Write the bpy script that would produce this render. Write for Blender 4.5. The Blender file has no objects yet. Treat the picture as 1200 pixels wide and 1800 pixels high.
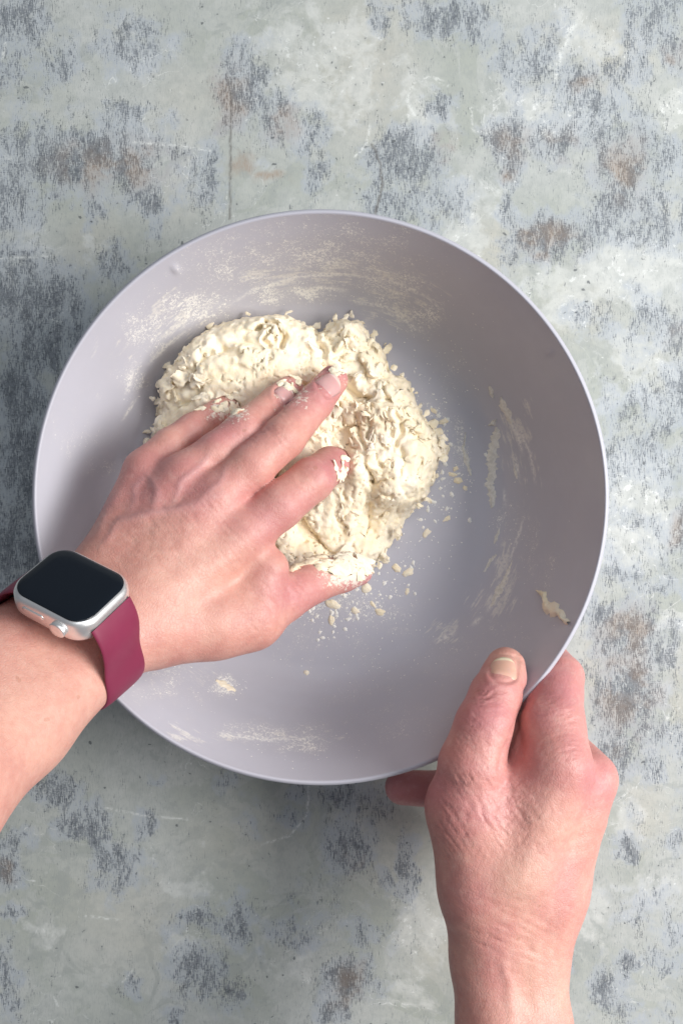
import bpy, math, random
import numpy as np
from mathutils import Vector, Matrix
from mathutils.bvhtree import BVHTree
C = bpy.context.scene
# ---------------------------------------------------------------- camera, light, exposure
F = 1600.0                 # focal length in photo pixels (photo 1200 x 1800)
H = 0.539                  # camera height above the table
cam = bpy.data.cameras.new('camera'); co = bpy.data.objects.new('camera', cam)
C.collection.objects.link(co); C.camera = co
co.location = (0, 0, H); co.rotation_euler = (0, 0, 0)
cam.sensor_fit = 'VERTICAL'; cam.sensor_height = 24.0; cam.lens = 24.0 * F / 1800.0
cam.clip_start = 0.01; cam.clip_end = 20
w = bpy.data.worlds.new('World'); C.world = w; w.use_nodes = True
bg = w.node_tree.nodes['Background']
bg.inputs[0].default_value = (0.80, 0.88, 1.0, 1); bg.inputs[1].default_value = 0.20
def area(name, loc, target, sx, sy, power, col):
    l = bpy.data.lights.new(name, 'AREA'); l.shape = 'RECTANGLE'; l.size = sx; l.size_y = sy
    l.energy = power; l.color = col
    o = bpy.data.objects.new(name, l); C.collection.objects.link(o); o.location = loc
    o.rotation_euler = (Vector(target) - Vector(loc)).to_track_quat('-Z', 'Y').to_euler()
    return o
area('window_light', (1.17, 0.03, 0.94), (0, 0, 0.03), 0.9, 0.8, 33.5, (1.0, 0.98, 0.955))
area('overhead_fill', (0.45, 0.75, 1.7), (0, 0, 0), 1.0, 1.0, 9.0, (0.92, 0.96, 1.0))  # added soft overhead fill to brighten the bowl floor
C.view_settings.view_transform = 'Standard'; C.view_settings.look = 'None'
C.view_settings.exposure = 0.0; C.view_settings.gamma = 1.0
C.cycles.max_bounces = 6; C.cycles.use_denoising = True
rnd = random.Random(4); NR = np.random.RandomState(7)
# ---------------------------------------------------------------- helpers
def P(px, py, z):
    k = (H - z) / F
    return Vector(((px - 600) * k, -(py - 900) * k, z))
def Pn(px, py, z): return np.array(P(px, py, z))
def to_px(v):
    k = F / (H - v[:, 2]); return 600 + v[:, 0] * k, 900 - v[:, 1] * k
def tag(o, label=None, cat=None, group=None, kind=None):
    for k, v in (('label', label), ('category', cat), ('group', group), ('kind', kind)):
        if v: o[k] = v
    return o
def link(name, me, mat=None, parent=None, smooth=True):
    o = bpy.data.objects.new(name, me); C.collection.objects.link(o)
    if mat: me.materials.append(mat)
    if parent: o.parent = parent
    if smooth: me.shade_smooth()
    return o
def empty(name, loc=(0, 0, 0)):
    o = bpy.data.objects.new(name, None); C.collection.objects.link(o); o.location = loc
    o.empty_display_size = 0.02
    return o
def np_mesh(name, v, f):
    me = bpy.data.meshes.new(name)
    v = np.asarray(v, np.float32); f = np.asarray(f, np.int32)
    n = f.shape[1]
    me.vertices.add(len(v)); me.vertices.foreach_set('co', v.ravel())
    me.loops.add(f.size); me.loops.foreach_set('vertex_index', f.ravel())
    me.polygons.add(len(f)); me.polygons.foreach_set('loop_start', np.arange(0, f.size, n, dtype=np.int32))
    me.update(calc_edges=True); me.validate()
    return me
def attr(me, name, arr):
    a = me.attributes.new(name, 'FLOAT', 'POINT'); a.data.foreach_set('value', np.asarray(arr, np.float32))
def sm(a, b, x):
    t = np.clip((x - a) / (b - a), 0, 1); return t * t * (3 - 2 * t)
# vectorised gradient noise, about -1..1
_perm = NR.permutation(256).astype(np.int32); _perm = np.concatenate([_perm, _perm, _perm])
_g = NR.randn(256, 3); _g /= np.linalg.norm(_g, axis=1)[:, None]; _g = _g.astype(np.float32)
def pn(p, s=0.0):
    p = np.asarray(p, np.float32) + np.float32(s * 17.31)
    i = np.floor(p).astype(np.int32); f = p - i; i &= 255
    u = f * f * f * (f * (f * 6 - 15) + 10)
    def c(dx, dy, dz):
        h = _perm[_perm[_perm[(i[..., 0] + dx) & 255] + ((i[..., 1] + dy) & 255)] + ((i[..., 2] + dz) & 255)] & 255
        g = _g[h]
        return g[..., 0] * (f[..., 0] - dx) + g[..., 1] * (f[..., 1] - dy) + g[..., 2] * (f[..., 2] - dz)
    L = lambda a, b, t: a + (b - a) * t
    x0 = L(c(0, 0, 0), c(1, 0, 0), u[..., 0]); x1 = L(c(0, 1, 0), c(1, 1, 0), u[..., 0])
    x2 = L(c(0, 0, 1), c(1, 0, 1), u[..., 0]); x3 = L(c(0, 1, 1), c(1, 1, 1), u[..., 0])
    return L(L(x0, x1, u[..., 1]), L(x2, x3, u[..., 1]), u[..., 2]) * 1.5
def fbm(p, o=4, s=0.0):
    r = 0; a = 1.0; t = 0
    for k in range(o):
        r = r + a * pn(p * 2.0 ** k, s + k); t += a; a *= .5
    return r / t
# surface nets: numpy isosurface of a grid of signed distances
def nets(D, org, h):
    S = D < 0
    nx, ny, nz = D.shape
    cs = np.zeros((nx - 1, ny - 1, nz - 1), np.int8)
    for dx in (0, 1):
        for dy in (0, 1):
            for dz in (0, 1): cs += S[dx:nx - 1 + dx, dy:ny - 1 + dy, dz:nz - 1 + dz]
    I = np.argwhere((cs > 0) & (cs < 8)).astype(np.int32)
    idx = np.full(cs.shape, -1, np.int32); idx[I[:, 0], I[:, 1], I[:, 2]] = np.arange(len(I))
    acc = np.zeros((len(I), 3)); cnt = np.zeros(len(I))
    cor = [(a, b, c) for a in (0, 1) for b in (0, 1) for c in (0, 1)]
    val = {q: D[I[:, 0] + q[0], I[:, 1] + q[1], I[:, 2] + q[2]] for q in cor}
    for q in cor:
        for ax in range(3):
            if q[ax]: continue
            r = list(q); r[ax] = 1; r = tuple(r); a = val[q]; b = val[r]
            m = (a < 0) != (b < 0); t = np.where(m, a / np.where(m, a - b, 1), 0)
            for k in range(3): acc[:, k] += np.where(m, q[k] + (t if k == ax else 0), 0)
            cnt += m
    V = (I + acc / cnt[:, None]) * h + org
    Fs = []
    for ax in range(3):
        sl0 = [slice(1, -1)] * 3; sl0[ax] = slice(0, -1); sl1 = [slice(1, -1)] * 3; sl1[ax] = slice(1, None)
        A = S[tuple(sl0)]; B = S[tuple(sl1)]
        E = np.argwhere(A != B); 
        if not len(E): continue
        flip = A[E[:, 0], E[:, 1], E[:, 2]]
        off = np.array([1, 1, 1]); off[ax] = 0; E = E + off
        u, v = [(1, 2), (2, 0), (0, 1)][ax]
        def cell(du, dv):
            e = E.copy(); e[:, u] -= du; e[:, v] -= dv; return idx[e[:, 0], e[:, 1], e[:, 2]]
        q = np.stack([cell(0, 0), cell(1, 0), cell(1, 1), cell(0, 1)], 1)
        q[~flip] = q[~flip][:, ::-1]; Fs.append(q)
    return V, np.concatenate(Fs)
def relax(V, Fq, n=2, lam=.5):
    E = np.concatenate([Fq[:, [0, 1]], Fq[:, [1, 2]], Fq[:, [2, 3]], Fq[:, [3, 0]]])
    for _ in range(n):
        S = np.zeros_like(V); c = np.zeros(len(V))
        for a, b in ((0, 1), (1, 0)):
            for k in range(3): S[:, k] += np.bincount(E[:, a], V[E[:, b], k], len(V))
            c += np.bincount(E[:, a], minlength=len(V))
        V = V + lam * (S / np.maximum(c, 1)[:, None] - V)
    return V
def normals(V, Fq):
    n = np.cross(V[Fq[:, 2]] - V[Fq[:, 0]], V[Fq[:, 3]] - V[Fq[:, 1]])
    N = np.zeros_like(V)
    for j in range(4):
        for k in range(3): N[:, k] += np.bincount(Fq[:, j], n[:, k], len(V))
    return N / np.maximum(np.linalg.norm(N, axis=1), 1e-12)[:, None]
def smin(a, b, k):
    h = np.maximum(k - np.abs(a - b), 0) / k
    return np.minimum(a, b) - h * h * h * k / 6
class Grid:
    def __init__(s, lo, hi, h):
        s.lo = np.array(lo, float); s.h = h
        s.n = np.ceil((np.array(hi) - s.lo) / h).astype(int) + 1
        s.D = np.full(s.n, 0.05, np.float32)
    def block(s, lo, hi):
        a = np.clip(np.floor((lo - s.lo) / s.h).astype(int), 0, s.n); b = np.clip(np.ceil((hi - s.lo) / s.h).astype(int) + 1, 0, s.n)
        sl = tuple(slice(a[k], b[k]) for k in range(3))
        ax = [(np.arange(a[k], b[k]) * s.h + s.lo[k]).astype(np.float32) for k in range(3)]
        return sl, ax
def cone(ax, a, ra, b, rb, fl=None):
    x = ax[0][:, None, None] - a[0]; y = ax[1][None, :, None] - a[1]; z = ax[2][None, None, :] - a[2]
    d = b - a; L2 = max(float(d @ d), 1e-12)
    t = np.clip((x * d[0] + y * d[1] + z * d[2]) / L2, 0, 1)
    q = np.sqrt((x - t * d[0]) ** 2 + (y - t * d[1]) ** 2 + (z - t * d[2]) ** 2)
    return (q - (ra + (rb - ra) * t)).astype(np.float32)
def add_cones(G, D, cones, k):
    for (a, ra, b, rb) in cones:
        m = max(ra, rb) + k + 3 * G.h
        sl, ax = G.block(np.minimum(a, b) - m, np.maximum(a, b) + m)
        if min(len(q) for q in ax) == 0: continue
        D[sl] = smin(D[sl], cone(ax, a, ra, b, rb), k)
def chain(pts):          # px, py, z, radius in metres
    q = [(Pn(p[0], p[1], p[2]), p[3]) for p in pts]
    return [(q[i][0], q[i][1], q[i + 1][0], q[i + 1][1]) for i in range(len(q) - 1)]
def poly_dist(px, py, pts):
    best = np.full(px.shape, 1e9); tt = np.zeros(px.shape)
    n = len(pts) - 1
    for i in range(n):
        ax_, ay = pts[i]; bx, by = pts[i + 1]; dx, dy = bx - ax_, by - ay
        t = np.clip(((px - ax_) * dx + (py - ay) * dy) / (dx * dx + dy * dy), 0, 1)
        d = np.hypot(px - ax_ - t * dx, py - ay - t * dy)
        m = d < best; best[m] = d[m]; tt[m] = ((i + t) / n)[m]
    return best, tt
def gauss(px, py, blobs):
    r = np.zeros(px.shape)
    for (cx, cy, rx, ry, s) in blobs:
        r = np.maximum(r, s * np.exp(-(np.abs((px - cx) / rx) ** 2.5 + np.abs((py - cy) / ry) ** 2.5)))
    return r
# ---------------------------------------------------------------- node helpers
class NT:
    def __init__(s, name):
        s.m = bpy.data.materials.new(name); s.m.use_nodes = True; s.t = s.m.node_tree; s.t.nodes.clear()
        s.out = s.t.nodes.new('ShaderNodeOutputMaterial'); s.b = s.t.nodes.new('ShaderNodeBsdfPrincipled')
        s.t.links.new(s.b.outputs[0], s.out.inputs[0])
    def n(s, typ, ins=None, **kw):
        nd = s.t.nodes.new('ShaderNode' + typ)
        for k, v in kw.items(): setattr(nd, k, v)
        for k, v in (ins or {}).items():
            if isinstance(v, bpy.types.NodeSocket): s.t.links.new(v, nd.inputs[k])
            else: nd.inputs[k].default_value = v
        return nd
    def set(s, **kw):
        for k, v in kw.items():
            k = k.replace('_', ' ')
            if isinstance(v, bpy.types.NodeSocket): s.t.links.new(v, s.b.inputs[k])
            else: s.b.inputs[k].default_value = v
    def pos(s, sc=(1, 1, 1), rot=(0, 0, 0)):
        tc = s.n('TexCoord'); return s.n('Mapping', {'Vector': tc.outputs['Object'], 'Scale': sc, 'Rotation': rot}).outputs[0]
    def noise(s, v, scale, det=4, rough=.5, dist=0.0):
        return s.n('TexNoise', {'Vector': v, 'Scale': scale, 'Detail': det, 'Roughness': rough, 'Distortion': dist}).outputs[0]
    def math(s, op, a, b=0.0, c=0.0, clamp=False):
        nd = s.n('Math', {0: a, 1: b, 2: c}, operation=op); nd.use_clamp = clamp; return nd.outputs[0]
    def step(s, x, a, b, lo=0.0, hi=1.0):
        return s.n('MapRange', {0: x, 1: a, 2: b, 3: lo, 4: hi}, interpolation_type='SMOOTHSTEP').outputs[0]
    def mix(s, f, a, b):
        nd = s.n('Mix', data_type='RGBA'); 
        for i, v in ((0, f), (6, a), (7, b)):
            if isinstance(v, bpy.types.NodeSocket): s.t.links.new(v, nd.inputs[i])
            else: nd.inputs[i].default_value = v if i == 0 else (*v, 1)
        return nd.outputs[2]
    def attr(s, name): return s.n('Attribute', attribute_name=name).outputs['Fac']
    def bump(s, h, st, dist, nrm=None):
        ins = {'Strength': st, 'Distance': dist, 'Height': h}
        if nrm is not None: ins['Normal'] = nrm
        return s.n('Bump', ins).outputs[0]
# ---------------------------------------------------------------- table top
WEAR_SHADE = [(35,35,55,50,.9),(100,110,40,45,.7),(235,75,60,50,.75),(20,120,40,60,.6),(140,275,150,62,1),(225,195,35,22,.8),(360,315,30,55,.95),(430,150,40,75,.9),(480,200,35,50,.8),
 (545,240,28,36,.8),(560,310,22,40,.7),(255,348,38,28,.9),(20,360,50,60,.9),(165,365,18,36,.7),(270,400,12,25,.7),(60,530,90,70,1),(20,480,50,60,.8),(200,465,28,40,.8),(90,610,70,60,.9),
 (40,760,45,190,1),(30,960,60,90,1),(230,520,25,25,.6),(675,30,22,40,.8),(790,25,75,38,.95),(830,70,55,25,.6),(960,80,60,40,.6),(765,185,28,22,.9),(1010,145,45,30,.8),(930,115,50,50,.7),(1040,185,50,22,.95),  # tall blobs at the left edge also paint in the bowl's cast shadow
 (1150,40,60,60,.75),(1100,120,50,40,.75),(1180,105,25,40,.7),(710,275,70,50,.95),(680,355,45,35,.9),(740,360,80,40,.7),(890,250,32,60,.9),(970,250,50,38,.85),(1060,225,60,45,.75),(1090,320,60,90,.85),(1160,270,50,60,.7),
 (960,420,75,38,1),(900,400,20,90,.7),(1140,380,60,60,.8),(1060,400,60,35,.8),(1140,560,35,40,.7),(1050,560,60,40,.5),(1190,590,30,40,.8),(1185,700,40,90,.7),(1130,760,50,100,.65),(1170,850,40,60,.5),(1195,930,25,60,.9),
 (1075,820,25,160,.5),(1130,920,40,20,.6),(1095,1010,50,22,.8),(1150,1035,50,14,.7),(1060,1080,45,30,.9),(1110,1120,70,50,1),(1100,1220,60,75,1),(1160,1140,30,60,.8),(1080,1320,36,50,.9),(1150,1290,50,30,.7),
 (1140,1340,30,50,.6),(1095,1490,22,22,.9),(1180,1480,25,22,.7),(1140,1600,60,60,.4),(1110,1695,28,20,.9),(1160,1690,50,25,.6),(1075,1745,30,50,.8),(1190,1650,20,30,.5),
 (105,1390,42,32,.95),(150,1450,42,38,1),(175,1475,20,20,1),(205,1530,38,45,.85),(255,1450,22,22,.7),(20,1475,35,16,.8),(15,1525,30,32,1),(15,1602,28,10,1),(345,1615,60,22,.9),(420,1625,25,40,.9),(350,1710,48,50,.9),
 (10,1720,20,60,.8),(25,1770,24,36,.7),(235,1735,22,20,.8),(310,1790,18,12,1),(400,1745,40,30,.6),(390,1380,16,24,.5),(280,1375,12,12,.6),(440,1440,18,36,.35),(515,1640,60,26,.55),(600,1395,60,28,.75),(520,1390,22,14,.5),(515,1435,25,18,.5),
 (615,1490,36,52,.9),(660,1420,30,30,.5),(670,1540,16,18,.6),(715,1530,12,55,.9),(710,1570,22,18,.8),(645,1640,50,24,.5),(610,1720,52,42,.95),(590,1775,30,30,.9),(560,1590,60,30,.35),(700,1610,30,80,.3),(1010,1700,10,20,.5),(450,1400,100,20,.15)]
BROWN = [(200,290,100,38,1),(405,170,30,50,.9),(492,215,24,28,1),(425,285,20,22,.9),(470,315,30,10,1.0),(1030,150,26,14,1),(780,262,22,18,1),(900,250,35,30,.8),(885,295,14,14,1),(985,260,22,28,.7),
 (1090,300,40,50,1),(970,425,45,26,1.1),(930,425,20,22,1.1),(1195,590,20,25,1),(1110,1115,50,40,1),(1100,1215,55,70,1),(1090,1300,30,40,.7),(10,1528,16,18,1.3),(612,1730,24,40,1),(625,1530,16,28,.8),(1195,930,18,40,.9),(1190,100,20,20,.8)]
LIGHT = [(560,120,150,130,.6),(740,200,50,60,.8),(950,200,120,40,.9),(1060,90,60,60,.6),(1010,60,30,50,.8),(650,100,70,100,.5),(1100,480,110,70,.9),(1000,520,110,80,.7),(1130,650,90,90,.6),(1110,900,80,100,1),(820,410,40,60,.8),
 (860,350,90,50,.5),(1185,190,40,30,1),(990,330,40,30,.4),(1180,1090,40,20,1),(1150,1210,40,60,.5),(1110,1440,50,40,.6),(1150,1570,90,60,.5),(1020,1620,60,50,.6),(740,1640,55,60,.8),(540,1710,60,40,.6),(720,1740,70,50,.5),
 (310,1560,60,30,.5),(330,1660,50,25,.6),(50,430,60,50,.5),(180,440,30,30,.6),(260,120,80,50,.3),(500,130,60,40,.5),(60,1650,80,60,.25)]
CREAM = [(640,120,90,140,.9),(1080,90,60,50,1),(870,440,45,60,1),(1000,60,60,30,.5),(720,1470,90,100,.6),(780,1640,60,90,.7),(1170,380,60,40,.3),(170,420,60,50,.6),(550,140,60,60,.6),(1130,620,60,60,.4),(1040,1190,30,70,.9),
 (1190,1220,20,80,.8),(1130,1430,40,50,.8),(330,180,60,60,.5),(300,360,60,50,.4),(220,1620,100,90,.6),(420,1480,120,60,.5),(1010,545,70,60,.7)]
def table():
    t = NT('distressed_paint')
    po = t.pos(); 
    tc = t.n('TexCoord').outputs['Object']
    warp = t.n('TexNoise', {'Vector': tc, 'Scale': 22.0, 'Detail': 3.0}).outputs[1]
    wv = t.n('VectorMath', {0: warp, 1: (.5, .5, .5)}, operation='SUBTRACT').outputs[0]
    wv = t.n('VectorMath', {0: wv, 'Scale': .016}, operation='SCALE').outputs[0]
    pw = t.n('VectorMath', {0: tc, 1: wv}, operation='ADD').outputs[0]
    stv = t.n('Mapping', {'Vector': tc, 'Scale': (1500, 270, 1)}).outputs[0]
    streak = t.noise(stv, 1.0, 4, .6, .6)
    sth = t.n('Mapping', {'Vector': tc, 'Scale': (420, 1500, 1)}).outputs[0]
    hstreak = t.noise(sth, 1.0, 3, .6)
    mid = t.noise(pw, 55, 5, .62)
    mst = t.noise(t.n('Mapping', {'Vector': pw, 'Scale': (150, 48, 1)}).outputs[0], 1.0, 5, .65)
    big = t.noise(pw, 11, 4, .55)
    fine = t.noise(pw, 420, 4, .7)
    W = t.attr('wear_shade')
    # worn patches and painted-in bowl shadow 0..1, broken by mid noise and streak noise
    x = t.math('MULTIPLY_ADD', W, .60, -.37)
    x = t.math('ADD', x, t.math('MULTIPLY_ADD', mst, 1.6, -.80))
    x = t.math('ADD', x, t.math('MULTIPLY_ADD', streak, 1.75, -.875))
    x = t.math('ADD', x, t.math('MULTIPLY_ADD', hstreak, .8, -.4))
    x = t.math('ADD', x, t.math('MULTIPLY_ADD', fine, .5, -.25))
    dark = t.step(x, -.10, .30)
    veil = t.step(t.math('ADD', t.math('MULTIPLY_ADD', t.math('POWER', W, .5), 1.0, -.42), t.math('MULTIPLY_ADD', mid, 2.0, -1.0)), -.05, .40)
    base = t.mix(t.step(big, .38, .62), (.39, .415, .375), (.475, .495, .475))
    lay = t.noise(pw, 19, 6, .6, .8); lay2 = t.noise(pw, 31, 6, .65, 1.2)
    base = t.mix(t.step(lay, .50, .525, 0, .40), base, (.52, .535, .515)); base = t.mix(t.step(lay2, .57, .60, 0, .5), base, (.33, .355, .34))
    base = t.mix(t.step(streak, .52, .62, 0, .30), base, (.27, .30, .31))
    base = t.mix(t.math('MULTIPLY', t.attr('cream'), .8), base, (.50, .49, .43))
    base = t.mix(t.math('MULTIPLY', t.step(t.math('ADD', t.attr('light'), t.math('MULTIPLY_ADD', mid, 2.2, -1.1)), .28, .62), .55), base, (.66, .675, .65))
    base = t.mix(t.step(t.noise(pw, 130, 5, .7), .35, .75, 0, .45), base, (.31, .335, .325))
    base = t.mix(t.math('MULTIPLY', veil, t.step(streak, .3, .7, .35, .85)), base, (.40, .44, .49))
    brown = t.math('MULTIPLY', t.attr('brown'), t.step(mid, .35, .6), clamp=True)
    base = t.mix(t.math('MULTIPLY', brown, t.step(streak, .35, .6, .45, .9)), base, (.36, .285, .225))
    dk = t.mix(t.step(fine, .4, .6), (.055, .065, .08), (.17, .185, .205))
    dk = t.mix(t.math('MULTIPLY', brown, .65), dk, (.17, .14, .12))
    col = t.mix(t.math('MULTIPLY', dark, .78), base, dk)
    # orange wood showing
    # scattered pits
    pit = t.step(t.noise(pw, 260, 2, .4), .72, .78)
    col = t.mix(t.math('MULTIPLY', pit, .7), col, (.07, .08, .09))
    # white scratched contour lines
    c = t.noise(pw, 26, 3, .55, 1.4)
    line = t.math('SUBTRACT', 1.0, t.step(t.math('ABSOLUTE', t.math('SUBTRACT', c, .5)), .0, .006))
    lm = t.step(t.noise(tc, 14, 2, .5), .52, .6)
    line = t.math('MULTIPLY', line, t.math('MULTIPLY', lm, t.step(fine, .42, .55)))
    col = t.mix(t.math('MULTIPLY', line, .5), col, (.78, .80, .78))
    blot = t.step(t.math('ADD', t.noise(pw, 170, 5, .75), t.math('MULTIPLY', t.attr('light'), .12)), .66, .76)
    col = t.mix(t.math('MULTIPLY', blot, .6), col, (.80, .82, .80))
    col = t.mix(t.math('MULTIPLY', t.attr('scratch'), t.step(fine, .3, .5, .2, .75)), col, (.12, .11, .10))
    col = t.mix(t.math('MULTIPLY', t.attr('whitescratch'), t.step(fine, .40, .60, 0, .7)), col, (.78, .80, .77))
    hgt = t.math('SUBTRACT', t.math('MULTIPLY', fine, .3), dark)
    t.set(Base_Color=col, Roughness=.62, Specular_IOR_Level=.3, Normal=t.bump(hgt, .35, .0004))
    # fine sheet in view, skirt far out
    xs = np.concatenate([[-1.6, -.9, -.5, -.32], np.linspace(-.245, .245, 560), [.32, .5, .9, 1.6]])
    ys = np.concatenate([[-1.6, -.9, -.55, -.42], np.linspace(-.345, .345, 790), [.42, .55, .9, 1.6]])
    X, Y = np.meshgrid(xs, ys, indexing='ij'); v = np.stack([X.ravel(), Y.ravel(), np.zeros(X.size)], 1)
    nx, ny = len(xs), len(ys); i = np.arange(nx * ny).reshape(nx, ny)
    f = np.stack([i[:-1, :-1].ravel(), i[1:, :-1].ravel(), i[1:, 1:].ravel(), i[:-1, 1:].ravel()], 1)
    me = np_mesh('table_top', v, f); px, py = to_px(v)
    q = np.stack([px / 60, py / 60, px * 0], 1)
    wx = px + 34 * fbm(q * 1.6, 4, 1); wy = py + 34 * fbm(q * 1.6, 4, 2)
    far = (np.abs(px - 600) > 640) | (np.abs(py - 900) > 940)
    def att(b): 
        g = gauss(wx, wy, b); return np.where(far, .5 + .6 * fbm(q * .35, 3, 5), g)
    wr = att([(a, b, c * 1.12, d_ * 1.12, e) for a, b, c, d_, e in WEAR_SHADE]); attr(me, 'wear_shade', np.maximum(wr, .33 * sm(1050, 1120, px) * sm(-.5, .4, fbm(q * .8, 2, 9)))); attr(me, 'brown', np.where(far, 0, gauss(wx, wy, BROWN))); attr(me, 'light', att(LIGHT)); attr(me, 'cream', att(CREAM))
    s = np.zeros(len(px))
    jx = px + 2.5 * pn(q * 4, 3)
    for pts, wd in (([(406, 165), (405, 300), (404, 384)], 1.7), ([(655, 255), (668, 285), (672, 320), (660, 375)], 3.0)):
        d, _ = poly_dist(jx, py, pts); s = np.maximum(s, np.exp(-(d / (wd * .5 + 1.0)) ** 2))
    attr(me, 'scratch', s)
    s = np.zeros(len(px))
    for pts, wd in (([(543, 1382), (540, 1430), (510, 1470), (460, 1484)], 1.5), ([(185, 1420), (260, 1435), (330, 1440)], 1.2), ([(235, 1705), (212, 1730)], 1.5),
                    ([(150, 1610), (215, 1618)], 1.5), ([(725, 145), (715, 180), (730, 205)], 4), ([(725, 145), (760, 135), (785, 150)], 4), ([(828, 190), (830, 230), (860, 234)], 1.8), ([(650, 215), (645, 250), (625, 275)], 1.6),
                    ([(10, 75), (5, 105)], 2.2), ([(235, 250), (320, 257), (370, 265)], 1.6), ([(0, 455), (90, 450)], 2.5), ([(1010, 40), (985, 90), (975, 140)], 7)):
        d, _ = poly_dist(jx, py, pts); s = np.maximum(s, np.exp(-(d / (wd * .5 + 1.0)) ** 2))
    attr(me, 'whitescratch', s)
    o = link('table_top', me, t.m, smooth=False); tag(o, 'distressed grey green painted table top', kind='structure')
table()
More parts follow.
